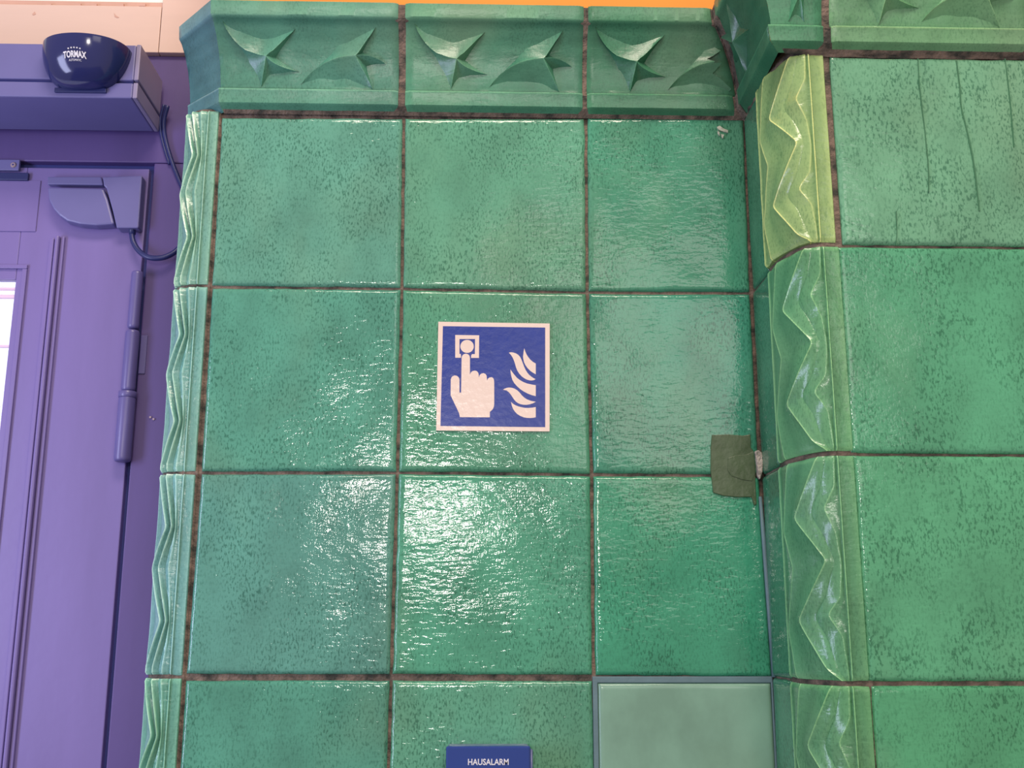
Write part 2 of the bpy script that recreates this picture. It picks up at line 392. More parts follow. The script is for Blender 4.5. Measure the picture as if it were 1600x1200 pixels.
def relief_tile(parent, cx, cy, ax, ay, fs, ss, zt, zb_, tint, mirror=False, H=.0062, label=None, seed=0):
    """quarter-round corner tile: side strip ss, round of radii ax, ay about (cx, cy), front strip fs"""
    bm = bmesh.new(); lay = bm.loops.layers.float_color.new('tint'); NV = 72; thin = {}
    def sect(s):       # s<0 side strip, 0..1 the round, >1 front strip
        if s < 0: return Vector((cx-ax, cy+ss*(-s), 0)), Vector((-1, 0, 0))
        if s > 1: return Vector((cx+fs*(s-1), cy-ay, 0)), Vector((0, -1, 0))
        th = s*PI/2
        return Vector((cx-ax*math.cos(th), cy-ay*math.sin(th), 0)), Vector((-math.cos(th)*ay, -math.sin(th)*ax, 0)).normalized()
    rows = []
    for j in range(NV+1):
        v = j/NV; z = lerp(zt, zb_, v)
        r1, r2, r3, h3 = soft(RIDGE1, v), soft(RIDGE2, v), soft(RIDGE3, v), interp(H3, v)
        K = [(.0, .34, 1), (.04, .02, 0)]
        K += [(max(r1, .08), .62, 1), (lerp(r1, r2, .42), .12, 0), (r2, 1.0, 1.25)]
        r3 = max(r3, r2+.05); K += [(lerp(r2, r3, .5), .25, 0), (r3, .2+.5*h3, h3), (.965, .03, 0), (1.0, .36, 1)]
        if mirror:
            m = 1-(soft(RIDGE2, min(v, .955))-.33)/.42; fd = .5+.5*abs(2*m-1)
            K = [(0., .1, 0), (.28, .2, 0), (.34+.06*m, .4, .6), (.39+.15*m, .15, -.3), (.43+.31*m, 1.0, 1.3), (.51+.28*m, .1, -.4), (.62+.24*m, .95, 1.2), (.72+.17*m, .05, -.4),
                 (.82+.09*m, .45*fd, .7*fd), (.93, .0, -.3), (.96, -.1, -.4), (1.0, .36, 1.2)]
        pts = [(-1, -1.2, 0), (-1, -.1, 0), (-.5, .0, 0), (-.06, .02, 0)]
        for n_, (a, h, e) in enumerate(K):
            pa = K[n_-1] if n_ else (a-.06, 0, 0); pb = K[n_+1] if n_+1 < len(K) else (a+.06, .1, 0)
            if e or h > .15:
                w_ = min(.022 if mirror else .016, (a-pa[0])*.4); pts.append((a-w_, lerp(h, pa[1], .22), 0)); pts.append((a, h, e))
                w_ = min(.022 if mirror else .016, (pb[0]-a)*.4); pts.append((a+w_, lerp(h, pb[1], .22), 0))
            else: pts.append((a, h, -.6))
            if n_+1 < len(K): pts.append((lerp(a, pb[0], .5), lerp(h, pb[1], .5)-.05, -.15))
        pts += [(1.08, .10, 0), (1.5, .06, 0), (1.93, .05, 0), (2.0, -.25, 0), (2.0, -1.2, 0)]
        row = []
        fade = min(1, min(v, 1-v)/.012)
        for k_, (s, h, e_) in enumerate(pts):
            P_, n_ = sect(s)
            wv = noise.noise(Vector((s*3+seed, v*9, seed)))*.07
            hh = (h+wv)*H - (1-fade)*.002
            p = P_ + n_*hh; row.append(bm.verts.new((p.x, p.y, z + noise.noise(Vector((s*2, seed, v > .5)))*.0012*(j in (0, NV)))))
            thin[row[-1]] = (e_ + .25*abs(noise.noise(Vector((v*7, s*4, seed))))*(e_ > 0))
        rows.append(row)
    fs_ = []
    for A, B in zip(rows, rows[1:]):
        for i in range(len(A)-1): fs_.append(bm.faces.new((A[i], B[i], B[i+1], A[i+1])))
    for row, zc in ((rows[0], 1), (rows[-1], -1)):
        bk = [bm.verts.new((cx+.01, cy+.01, row[0].co.z))]
        for i in range(len(row)-1):
            f = (row[i], row[i+1], bk[0]); fs_.append(bm.faces.new(f if zc > 0 else f[::-1]))
    for f in fs_:
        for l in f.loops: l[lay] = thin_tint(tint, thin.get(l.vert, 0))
    bmesh.ops.recalc_face_normals(bm, faces=bm.faces)
    o = obj('relief_tile', bm, GLAZE_R, parent, label=label)
    for p in o.data.polygons: p.use_smooth = True
    o.data.set_sharp_from_angle(angle=math.radians(38))
    return o
def grout_core(parent, cx, cy, ax, ay, fs, ss, z0, z1):
    bm = bmesh.new(); pl = [(cx+fs, cy+ss), (cx-ax+.002, cy+ss), (cx-ax+.002, cy)]
    for k in range(1, 9):
        th = k/8*PI/2; pl.append((cx-(ax-.002)*math.cos(th), cy-(ay-.002)*math.sin(th)))
    pl.append((cx+fs+.004, cy-ay+.003))
    A = [bm.verts.new((x, y, z0)) for x, y in pl]; B = [bm.verts.new((x, y, z1)) for x, y in pl]; n = len(pl)
    bm.faces.new(A); bm.faces.new(B[::-1])
    for i in range(n): bm.faces.new((A[i], A[(i+1) % n], B[(i+1) % n], B[i]))
    bmesh.ops.recalc_face_normals(bm, faces=bm.faces)
    obj('grout', bm, GROUT, parent)

trim_post = structure('trim_1', 'column of zigzag relief tiles on the outer corner of the right wall')
cx, ax, ay, fs, ss = X3+.0405, .0405, .0955, .0195, .004
cyb = -D+ay
TP = [glz(146,176,112), glz(96,154,108), glz(90,150,106), glz(86,144,98)]
for r in range(9):
    zt = zB[r]-(.002 if r else -.003); z2 = zB[r+1]+.0035
    relief_tile(trim_post, cx-(0 if r else .003), cyb, ax, ay, fs, ss, zt, z2, vary(TP[r] if r < 4 else glz(86,146,100), .02), seed=r*3.1,
                label='yellow-green relief tile, topmost of the column' if r == 0 else None)
grout_core(trim_post, cx, cyb, ax, ay, fs, ss, -ZO, .02)
trim_left = structure('trim_2', 'column of zigzag relief tiles on the left edge beside the door')
TL_ = [glz(112,162,142), glz(108,160,146), glz(106,158,148), glz(100,158,134)]
for r in range(9):
    zt = (ZR+[ZR[3]-STEP*k for k in range(1, 7)])[r]-.0015-(.0 if r else -.002); z2 = (ZR+[ZR[3]-STEP*k for k in range(1, 7)])[r+1]+.0025
    relief_tile(trim_left, -.0175, .043, .0405, .043, .0135, .03, zt, z2, vary(TL_[r] if r < 4 else glz(110,165,140), .02), mirror=True, seed=r*2.3+40, H=.0066)
grout_core(trim_left, -.0175, .043, .0405, .043, .012, .12, -ZO, .004)

# ---------------------------------------------------------------- cornice
PROF = [(.0, -.002), (.0105, .0050), (.0130, .0075), (.0150, .0245), (.0158, .0262), (.0150, .0280), (.0105, .0300), (.0108, .036), (.0140, .055), (.0205, .078), (.0300, .100), (.0425, .1190),
        (.0460, .1208), (.0480, .1232), (.0500, .1418), (.0480, .1436), (.0, .146)]
THIN_SHADE = [0, -.4, 0, .1, .85, .1, -.5, -.3, -.3, -.35, -.45, -.5, .3, .55, .1, .2, 0]  # pale thin glaze on the edges; shade of the cove painted in darker
i_lo, i_hi = 6, 11
def prof_rel(t):      # position on the relief field, t 0 (bottom) .. 1 (top)
    P_ = PROF[i_lo:i_hi+1]; L_ = [0]
    for a, b in zip(P_, P_[1:]): L_.append(L_[-1]+math.hypot(a[0]-b[0], a[1]-b[1]))
    d = t*L_[-1]
    for k in range(len(P_)-1):
        if d <= L_[k+1]+1e-9:
            q_ = (d-L_[k])/(L_[k+1]-L_[k]); a, b = P_[k], P_[k+1]
            dx, dz = b[0]-a[0], b[1]-a[1]; l = math.hypot(dx, dz)
            return lerp(a[0], b[0], q_), lerp(a[1], b[1], q_), dz/l, -dx/l      # p, z, normal (out, up)
    a = P_[-1]; return a[0], a[1], .8, -.6
class Stretch:
    """straight run between two mitred stations; base points and offset directions"""
    def __init__(s, A, VA, B, VB):
        s.A, s.VA, s.B, s.VB = Vector(A), Vector(VA), Vector(B), Vector(VB); s.L = (s.B-s.A).length; s.d = (s.B-s.A).normalized(); s.n = Vector((s.d.y, -s.d.x))
        s.ka, s.kb = s.VA.dot(s.d), s.VB.dot(s.d); s.na, s.nb = s.VA.dot(s.n), s.VB.dot(s.n)
    def ends(s, p, u0=0, u1=1): return u0*s.L + (s.ka*p if u0 < .03 else 0), u1*s.L + (s.kb*p if u1 > .98 else 0)
    def pt(s, u, p, u0=0, u1=1):
        a, b = s.ends(p, u0, u1); l = lerp(a, b, (u-u0)/(u1-u0)); return s.A + s.d*l + s.n*p*lerp(s.na, s.nb, u)
    def flat(s, u, p): return s.A + s.d*(u*s.L) + s.n*p*lerp(s.na, s.nb, u)
STARS = [dict(c=(510,398), tips=[(215,160),(705,205),(725,490),(470,602)], notch=[(480,268),(575,395),(530,520),(385,440)], mid={0:(330,325), 2:(590,455)}, bow=.9),
         dict(c=(1122,385), tips=[(740,580),(1255,185),(1325,430),(1235,605)], notch=[(985,300),(1168,345),(1195,450),(985,545)], mid={0:(905,435), 2:(1225,385)}, bow=1)]
UV0, UV1, TV0, TV1 = 150, 1400, 140, 612
def cornice_run(bm, lay, st, u0, u1, tint, stars=None, seed=0, n=40, cap0=True, cap1=True, surf=True, H=.0115):
    rows = []; thin = {}
    prof = []
    for k in range(len(PROF)-1):
        m = 1
        if i_lo <= k < i_hi: m = 2
        for j in range(m): prof.append((lerp(PROF[k][0], PROF[k+1][0], j/m), lerp(PROF[k][1], PROF[k+1][1], j/m), i_lo <= k < i_hi, THIN_SHADE[k] if j == 0 else 0))
    prof.append((*PROF[-1], False, 0))
    for i in range(n+1):
        u = lerp(u0, u1, i/n); row = []
        for k, (p, z, rel, th_) in enumerate(prof):
            wv = noise.noise(Vector((u*len_(st)*30+seed, z*40, seed)))*.0005
            if rel: wv += noise.noise(Vector((u*len_(st)*55+seed, z*90, seed)))*.0009
            if k == 0 or k == len(prof)-1: wv = 0
            e = min(u-u0, u1-u)*len_(st)
            if cap0 and u-u0 < 1e-6 or cap1 and u1-u < 1e-6: wv -= .0022 if k not in (0, len(prof)-1) else 0
            q_ = st.pt(u, max(p+wv, -.003), u0, u1); row.append(bm.verts.new((q_.x, q_.y, z))); thin[row[-1]] = th_
        rows.append(row)
    fs_ = []
    for A, B in zip(rows, rows[1:]):
        for k in range(len(A)-1): fs_.append(bm.faces.new((A[k], B[k], B[k+1], A[k+1])))
    for row, on in ((rows[0], cap0), (rows[-1], cap1)):
        if on: fs_.append(bm.faces.new(row))
    for row in rows: pass
    # relief stars
    if stars:
        s0, s1, which, uoff, usc = stars
        def place(cx_, cz_, h):
            uu = uoff + (cx_-UV0)/(UV1-UV0)*usc; t = 1-(cz_-TV0)/(TV1-TV0)
            p, z, no, nu = prof_rel(min(max(t, .0), 1))
            q_ = st.flat(uu, p + h*no); return uu*st.L, p + h*no, Vector((q_.x, q_.y, z + h*nu))
        def inside(v): a, b = st.ends(v[1], s0, s1); return a-.0005 <= v[0] <= b+.0005
        for S in which:
            c = S['c']; nt_ = len(S['tips']); NN = 8
            def ridge(i):
                tip = S['tips'][i]; m_ = S['mid'].get(i)
                if not m_: m_ = ((c[0]+tip[0])/2, (c[1]+tip[1])/2)
                out = []
                for k in range(NN+1):
                    t = k/NN
                    a0 = 2*(t-.5)*(t-1); a1 = -4*t*(t-1); a2 = 2*t*(t-.5)
                    out.append((a0*c[0]+a1*m_[0]+a2*tip[0], a0*c[1]+a1*m_[1]+a2*tip[1], H*(1-t)**.7 + .0006))
                return out
            R = [ridge(i) for i in range(nt_)]
            for i in range(nt_):
                j = (i+1) % nt_; nc = S['notch'][i]
                for RR, tip in ((R[i], S['tips'][i]), (R[j], S['tips'][j])):
                    arc = [(lerp(nc[0], tip[0], k/NN), lerp(nc[1], tip[1], k/NN), -.0008) for k in range(NN+1)]
                    bend = .10
                    arc = [(lerp(a[0], RR[k][0], bend*math.sin(k/NN*PI)), lerp(a[1], RR[k][1], bend*math.sin(k/NN*PI)), a[2]) for k, a in enumerate(arc)]
                    def between(q_, sag): return [place(lerp(r[0], a[0], q_), lerp(r[1], a[1], q_), lerp(r[2], a[2], q_)-sag) for r, a in zip(RR, arc)]
                    lines = [(between(0, 0), .7), (between(.07, 0), .1), (between(.5, .0006), .1), (between(1, 0), -.3)]
                    for (V1, e1), (V2, e2) in zip(lines, lines[1:]):
                        for k in range(NN):
                            if not all(inside(v) for v in (V1[k], V1[k+1], V2[k], V2[k+1])): continue
                            vs = [bm.verts.new(p[2]) for p in (V1[k], V1[k+1], V2[k+1], V2[k])]
                            for v_, e_ in zip(vs, (e1, e1, e2, e2)): thin[v_] = e_
                            f = bm.faces.new(vs); f.normal_update()
                            if f.normal.dot(Vector((st.n.x, st.n.y, 0))) < 0: f.normal_flip()
                            fs_.append(f)
    for f in fs_:
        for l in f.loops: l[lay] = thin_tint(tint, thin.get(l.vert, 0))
def len_(st): return (st.B-st.A).length
def finish_block(bm, parent, label=None):
    bmesh.ops.remove_doubles(bm, verts=bm.verts, dist=.00012)
    o = obj('cornice_block', bm, GLAZE_C, parent, label=label)
    for p in o.data.polygons: p.use_smooth = True
    m_ = o.data
    try: m_.set_sharp_from_angle(angle=math.radians(34))
    except Exception: pass
    return o
trim_cornice = structure('trim_3', 'green glazed cornice with star-shaped thorn reliefs along the top of the tiles')
VL = Vector((-.28, -1)); P_N2 = Vector((.0018, 0)); P_N1 = Vector((-.052, .045)); V1_ = Vector((-.45, -.5))
front = Stretch(P_N2, VL, (X3, 0), (-1, -1))
cham = Stretch(P_N1, V1_, P_N2, VL)
sidel = Stretch((-.052, .2), (-.45, 0), P_N1, V1_)
ret = Stretch((X3, 0), (-1, -1), (X3, -D), (-1, -1))
right = Stretch((X3, -D), (-1, -1), (XB+3.1*STEP, -D), (0, -1))
LF = len_(front)
def uf(px, y=100): return (at(px, y, -.02).x - front.A.x)/LF
def ux(x): return (x-front.A.x)/LF
j1a, j1b = at(622,110,-.025).x, at(633,110,-.025).x
j2a, j2b = at(911,110,-.025).x, at(918,110,-.025).x
usz = (j2a-j1b)/LF
bm, lay = tile_bm()
t0 = glz(80,136,112)
cornice_run(bm, lay, front, 0, ux(j1a), t0, (0, ux(j1a), STARS, ux(j1a)-usz*1.03, usz*1.02), seed=1, cap0=False)
cornice_run(bm, lay, cham, 0, 1, glz(76,122,122), seed=2, n=12, cap0=False, cap1=False)
cornice_run(bm, lay, sidel, 0, 1, glz(76,122,122), seed=3, n=8, cap1=False)
finish_block(bm, trim_cornice, 'cornice block wrapping the left corner')
bm, lay = tile_bm()
cornice_run(bm, lay, front, ux(j1b), ux(j2a), glz(74,134,104), (ux(j1b), ux(j2a), STARS, ux(j1b), usz), seed=5)
finish_block(bm, trim_cornice)
bm, lay = tile_bm()
cornice_run(bm, lay, front, ux(j2b), .9935, glz(60,120,88), (ux(j2b), .9935, STARS, ux(j2b)-usz*.01, usz), seed=7)
finish_block(bm, trim_cornice)
bm, lay = tile_bm()
LR = len_(right); jr = (at(1289,40,-D-.02).x-X3)/LR; jr2 = (at(1301,40,-D-.02).x-X3)/LR
ST_C = [dict(c=(640,380), tips=[(300,200),(800,150),(930,420),(560,600),(360,440)], notch=[(560,250),(770,330),(720,500),(480,470),(400,330)], mid={}, bow=1)]
cornice_run(bm, lay, ret, .02, 1, glz(50,108,80), (.0, 1, ST_C, .06, .95), seed=9, n=16, cap1=False, H=.011)
cornice_run(bm, lay, right, 0, jr, glz(66,128,92), (.0, jr, [dict(c=(700,420), tips=[(380,200),(980,180),(880,590),(420,590)], notch=[(680,260),(900,400),(660,560),(470,400)], mid={}, bow=1)], .0, jr), seed=10, n=10, cap0=False, H=.008)
finish_block(bm, trim_cornice, 'dark cornice block turning the inside and outer corners')
bm, lay = tile_bm(); xs_ = X3 + jr2*LR; UL = STEP*1.0/LR
cornice_run(bm, lay, right, jr2, jr2+UL*.98, glz(98,148,104), (jr2, jr2+UL, STARS, jr2-.003, UL*.98), seed=12)
finish_block(bm, trim_cornice)
bm, lay = tile_bm()
cornice_run(bm, lay, right, jr2+UL, jr2+UL*1.98, glz(90,146,104), (jr2+UL, jr2+2*UL, STARS, jr2+UL, UL*.98), seed=13)
finish_block(bm, trim_cornice)
# mortar core filling the joints of the cornice
def core(bm, st, u0, u1, k=.0028):
    rows = []
    for u in (u0, u1):
        row = []
        for (p, z) in PROF:
            q_ = st.pt(u, max(p-k, 0)); row.append(bm.verts.new((q_.x, q_.y, z-.0012)))
        rows.append(row)
    for i in range(len(PROF)-1): bm.faces.new((rows[0][i], rows[1][i], rows[1][i+1], rows[0][i+1]))
    bm.faces.new(rows[0][::-1]); bm.faces.new(rows[1])
bm = bmesh.new(); core(bm, front, .002, 1.0, .003); core(bm, ret, 0, .1, .0006); core(bm, right, .01, 1, .003)
bmesh.ops.recalc_face_normals(bm, faces=bm.faces)
obj('grout', bm, GROUT, trim_cornice, label='brown mortar in the cornice joints')
# rough mortar bed right under the cornice
def mortar_bed(path, z0, z1, r, seed):
    bm = bmesh.new(); n = 90; rows = []
    for i in range(n+1):
        p = path(i/n); row = []
        for k in range(6):
            t = k/5; z = lerp(z0, z1, t); bulge = r*(.35+.8*noise.noise(Vector((i*.35, k*.8, seed)))) * math.sin(t*PI*.9+.2)
            row.append(bm.verts.new((p[0]+p[2]*bulge, p[1]+p[3]*bulge, z + .0018*noise.noise(Vector((i*.3, k, seed+5))))))
        rows.append(row)
    for A, B in zip(rows, rows[1:]):
        for k in range(5): bm.faces.new((A[k], B[k], B[k+1], A[k+1]))
    bmesh.ops.recalc_face_normals(bm, faces=bm.faces)
    return bm
obj('mortar_bed', mortar_bed(lambda t: (lerp(0, X3-.004, t), .001, 0, -1), .0005, .009, .0035, 3), GROUT, trim_cornice, smooth=True, label='crumbly mortar line under the cornice')
def pth(t):
    if t < .25: q_ = t/.25; return (X3+.001, lerp(.0, -.10, q_), -1, 0)
    if t < .45:
        q_ = (t-.25)/.2; th = q_*PI/2; return (X3+.0405-.0405*math.cos(th), -.10-.082*math.sin(th), -math.cos(th), -math.sin(th))
    return (lerp(X3+.0405, XB+.5, (t-.45)/.55), -D+.001, 0, -1)
obj('mortar_bed', mortar_bed(pth, zB[0]-.001, .0095, .0042, 8), GROUT, trim_cornice, smooth=True)

# orange wall above
wu = obj('wall_upper', bx((-.03, .03, .1), (XB+3.1*STEP, .215, .75)), ORANGE, kind='structure')
wu2 = obj('wall_front', bx((XB-.02, -D+.03, .1), (XB+3.1*STEP, .03, .75)), ORANGE, kind='structure')

# ---------------------------------------------------------------- door side
YD = .215
zt_ = at(120, 80, YD).z
XL = -1.25
lintel = structure('trim_4', 'cream painted wooden beam above the door')
zl0, zl1 = at(120,80,YD-.012).z, at(120,8,YD-.012).z
xs1 = at(249,60,YD-.012).x
obj('beam_board', bx((XL, YD-.012, zl0), (xs1-.0005, .26, zl1)), CREAM, lintel, bev=.001)
obj('side_post', bx((xs1+.0005, YD-.012, zl0), (-.02, .26, .75)), CREAM, lintel, bev=.001)
obj('screw_dent', prism([(at(*p, YD-.0125).x, at(*p, YD-.0125).z) for p in ((178,20),(181,24),(186,27),(183,28),(179,26))], YD-.0125, YD-.011), CREAM_D, lintel)
obj('screw_dent', prism([(at(*p, YD-.0125).x, at(*p, YD-.0125).z) for p in ((54,18),(56,22),(52,24),(50,22))], YD-.0125, YD-.011), CREAM_D, lintel)
win = structure('window_1', 'transom window above the cream beam')
zg = at(120,6,YD).z
obj('window_frame', bx((XL, YD-.006, zl1), (xs1, .25, zg+.001)), CREAM_D, win)
obj('pane', bx((XL, YD+.01, zg), (xs1, YD+.014, .55)), GLOWT, win)
obj('window_frame', bx((XL, YD-.006, .55), (xs1, .25, .75)), CREAM_D, win)
for px in (75, 121, 146, 188, 222): 
    a = at(px-5, 8, YD-.012); b_ = at(px+5, 5, YD-.012)
    obj('glazing_clip', bx((a.x, YD-.011, a.z-.001), (b_.x, YD, b_.z)), CREAM_D, win)

door = structure('door_1', 'entrance door with a violet haze tint and a glazed panel')
xe = -.156                        # edge of the leaf
zgap = at(120, 255, YD-.005).z
gp = at(240, 255, YD).x; 
xe = (at(238,262,YD).x + at(160,1195,YD).x)/2
obj('door_frame', bx((xe+.0045, YD-.002, -ZO), (-.03, .27, zgap+.003)), FRAME, door, bev=.002)
obj('frame_header', bx((XL, YD-.002, zgap+.0038), (-.03, .27, zl0-.0005)), FRAME, door, bev=.002)
obj('door_seal', bx((XL, YD+.012, -ZO), (xe+.03, .26, zgap+.012)), DARKGAP, door, label='dark blue gap around the door leaf')
# door leaf built round its glazing opening
gx = at(21,470,YD).x
gz = at(10, 437, YD).z
ZBOT = -ZO+.01
bm = bx((gx, YD, ZBOT), (xe-.003, .255, zgap-.006)); box(bm, (XL, YD, gz), (gx, .255, zgap-.006)); box(bm, (XL, YD, ZBOT), (gx, .255, -ZO+.25))
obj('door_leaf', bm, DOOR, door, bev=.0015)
obj('glass_pane', bx((XL, YD+.012, -ZO+.25), (gx, YD+.018, gz)), GLOW, door, label='bright daylit glass pane')
for za, zb2 in ((448, 451), (459, 464), (538, 541)):
    a = at(5, za, YD); b_ = at(5, zb2, YD)
    obj('glazing_bar', bx((XL, YD+.004, b_.z), (gx-.0005, YD+.011, a.z)), BLIND, door)
# raised mouldings: outer vertical bead (three ribs) and inner frame line
xm0, xm1 = (at(80,400,YD).x+at(24,900,YD).x)/2, (at(104,400,YD).x+at(47,900,YD).x)/2
zmt = at(95, 368, YD-.008).z
def bead(x0, x1, z0, z1, h): return bx((x0, YD-h, z0), (x1, YD+.002, z1))
wv = xm1-xm0
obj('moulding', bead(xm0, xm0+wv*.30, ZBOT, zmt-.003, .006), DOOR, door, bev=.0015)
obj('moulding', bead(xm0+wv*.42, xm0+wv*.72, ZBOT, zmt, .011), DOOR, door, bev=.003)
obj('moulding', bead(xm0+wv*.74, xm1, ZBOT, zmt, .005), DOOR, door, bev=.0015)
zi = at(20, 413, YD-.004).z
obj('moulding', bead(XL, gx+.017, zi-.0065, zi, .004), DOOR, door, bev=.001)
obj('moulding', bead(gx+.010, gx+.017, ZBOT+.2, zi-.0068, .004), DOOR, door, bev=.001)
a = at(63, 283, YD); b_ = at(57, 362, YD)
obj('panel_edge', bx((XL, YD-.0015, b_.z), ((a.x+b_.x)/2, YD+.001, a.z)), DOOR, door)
# hinge
def seg(px0, y0, px1, y1, r, taper=False):
    A = at(px0, y0, YD-.013); B = at(px1, y1, YD-.013); xm = xe-.004
    A = Vector((xm, YD-.013, A.z)); B = Vector((xm, YD-.013, B.z)); n = 8
    pts = [A.lerp(B, t) for t in (0, .01, .03, .06, .94, .97, .99, 1)]
    rs = [r*.6, r*.85, r*.97, r, r, r*.97, r*.85, r*.6]
    return tube(bmesh.new(), pts, rs, 18)
h_main = obj('hinge', seg(200, 618, 192, 722, .0125), HINGE, door, smooth=True, label='long barrel hinge')
obj('knuckle', seg(205, 516, 201, 612, .0105), HINGE, h_main, smooth=True)
obj('knuckle', seg(212, 424, 207, 514, .0088), HINGE, h_main, smooth=True)
obj('knuckle_ring', seg(200, 612, 200, 622, .0132), HINGE, h_main, smooth=True)
a = at(232, 525, YD); b_ = at(225, 585, YD)
obj('hinge_plate', bx((xe+.006, YD-.004, b_.z), (xe+.016, YD, a.z)), HINGE, h_main, bev=.001)
for px, py in ((235, 652), (240, 655)):
    c = at(px, py, YD-.003); obj('screw', cyl(bmesh.new(), (c.x, c.z), .0016, YD-.004, YD-.001, 10), SCREWM, door, label='tiny bright screw beside the hinge')

# ---------------------------------------------------------------- door operator above the door
op = thing('door_operator', 'long violet-grey automatic door drive housing under the cream beam', 'door drive')
yo = .09; xr = (at(222,75,yo).x+at(213,150,yo).x)/2; xc = (at(213,75,yo).x+at(206,150,yo).x)/2
z0, z1 = at(120,152,yo).z, at(120,69,yo).z; zg1, zg2 = at(100,124,yo).z, at(100,128,yo).z
yb_ = YD-.014
obj('upper_cover', bx((XL, yo, zg1), (xc, yb_, z1)), METAL, op, bev=.002)
obj('lower_cover', bx((XL, yo, z0), (xc, yb_, zg2)), METAL, op, bev=.002)
obj('inner_body', bx((XL, yo+.006, z0+.002), (xc-.002, yb_-.004, z1-.002)), DARKGAP, op)
obj('end_cap', bx((xc+.0006, yo-.001, z0-.0005), (xr, yb_, zg2)), METAL_E, op, bev=.0015, label='paler end cap')
obj('end_cap', bx((xc+.0006, yo-.001, zg1), (xr, yb_, z1+.0005)), METAL_E, op, bev=.0015, label='paler end cap')
# sensor
sn = thing('door_sensor', 'dark glossy bowl-shaped motion sensor with white lettering on the door drive', 'sensor')
cxs = (at(72,85,yo).x+at(206,85,yo).x)/2; rx = (at(206,85,yo).x-at(72,85,yo).x)/2; zs1 = at(140,84,yo).z; zs0 = at(135,143,yo).z
rz = zs1-zs0; ry = .055
def dome(a, t):       # a 0..pi around the front, t 0 rim..1 bottom
    q_ = t*PI/2; k = math.cos(q_)**.62 if t < 1 else 0
    return Vector((cxs - rx*math.cos(a)*k - rx*.06*math.sin(q_), yo - ry*(abs(math.sin(a))**.8)*k*(1-.25*t), zs1 - rz*math.sin(q_)**1.1))
bm = bmesh.new(); NA, NT = 40, 22; G = [[bm.verts.new(dome(PI*i/NA, j/NT)) for i in range(NA+1)] for j in range(NT+1)]
for j in range(NT):
    for i in range(NA): bm.faces.new((G[j][i], G[j][i+1], G[j+1][i+1], G[j+1][i]))
top = [bm.verts.new(v.co+Vector((0, 0, .0025))) for v in G[0]]
for i in range(NA): bm.faces.new((top[i], top[i+1], G[0][i+1], G[0][i]))
bm.faces.new(top)
bmesh.ops.remove_doubles(bm, verts=bm.verts, dist=1e-5); bmesh.ops.recalc_face_normals(bm, faces=bm.faces)
o = obj('sensor_shell', bm, NAVY, sn, smooth=True); o.data.set_sharp_from_angle(angle=math.radians(50))
obj('sensor_window', bx((cxs-rx*.7, yo-.004, zs0-.003), (cxs+rx*.5, yo+.0005, zs0+.004)), CABLE, sn, bev=.001)
def on_dome(x, z):
    """front surface of the shell at x (relative) and z"""
    s = max(0, min(1, (zs1-z)/rz)); q_ = math.asin(min(1, s**(1/1.1))); t = q_/(PI/2); k = max(math.cos(q_)**.62, 1e-3)
    ca = -(x + rx*.06*math.sin(q_))/(rx*k); ca = max(-1, min(1, ca)); sa = math.sqrt(1-ca*ca)
    return yo - ry*(sa**.8)*k*(1-.25*t)
def put_text(s, size, sx, xc_, zc_, arch, name, bold=0.0):
    bm = text_bm(s, size, .0002, sx, bold)
    bmesh.ops.subdivide_edges(bm, edges=[e for e in bm.edges if e.calc_length() > size*.2], cuts=2)
    for v in bm.verts:
        x, y, z = v.co; x += xc_; z = z + zc_ - arch*((x-xc_)/.014)**2
        v.co = (cxs+x, on_dome(x, z)-.0008+y, z)
    obj(name, bm, WHITE_T, sn)
tz = zs1
cT = at(117, 86, yo-.045); ctx = cT.x-cxs; ctz = cT.z
put_text('TORMAX', .0118, .66, ctx, ctz, .0010, 'lettering', .0004)
put_text('AUTOMATIC', .0040, .78, ctx+.0005, ctz-.0072, .0009, 'lettering')
bm = bmesh.new()
for k in range(5):
    x0 = ctx + (k-2)*.0042; z0_ = ctz+.0090 - .0003*(k-2)**2; pts = []
    for i in range(10):
        r_ = .0014 if i % 2 == 0 else .0007; a = PI/2+i*PI/5; pts.append((cxs+x0+r_*math.cos(a), z0_+r_*math.sin(a)))
    yy = on_dome(x0, z0_); prism(pts, yy-.0012, yy+.0004, bm)
obj('star_row', bm, WHITE_T, sn)

# contact box on the leaf and its cable
jb = thing('contact_box', 'flat violet-grey box with a curved flap on the upper corner of the door', 'box')
yj = YD-.022
def pj(P, y): return [(at(*p, y).x, at(*p, y).z) for p in P]
obj('box_body', prism(pj([(160,276),(222,274),(216,356),(182,356),(176,330),(166,294),(162,290)], yj), yj, YD), METAL, jb, bev=.002)
obj('box_lid', prism(pj([(74,292),(161,294),(168,312),(178,350),(150,352),(125,350),(105,345),(92,336),(83,326),(76,312)], yj+.002), yj+.002, YD-.001), METAL, jb, bev=.003)
obj('top_ledge', prism(pj([(74,276),(158,276),(161,289),(74,288)], yj+.010), yj+.010, YD-.001), METAL, jb, bev=.0015)
obj('cable_gland', tube(bmesh.new(), [at(206,352,YD-.012), at(207,366,YD-.012)], .0052, 14), CABLE, jb, smooth=True)
c1 = thing('cable_loop', 'thick dark cable looping from the contact box towards the tiles', 'cable')
pts = spline([at(206,362,YD-.012), at(208,377,YD-.013), at(217,392,YD-.016), at(232,402,YD-.02), at(252,403,YD-.02), at(270,396,YD-.016), at(284,384,YD-.010), at(300,372,YD-.006)], 6)
obj('cable', tube(bmesh.new(), pts, .0042, 12), CABLE, c1, smooth=True)
c2 = thing('drive_cable', 'thin dark cable hanging from the end of the door drive beside the tiles', 'cable')
pts = spline([at(262,165,YD-.02), at(256,190,YD-.012), at(258,215,YD-.007), at(266,245,YD-.006), at(276,272,YD-.006), at(288,300,YD-.006)], 6)
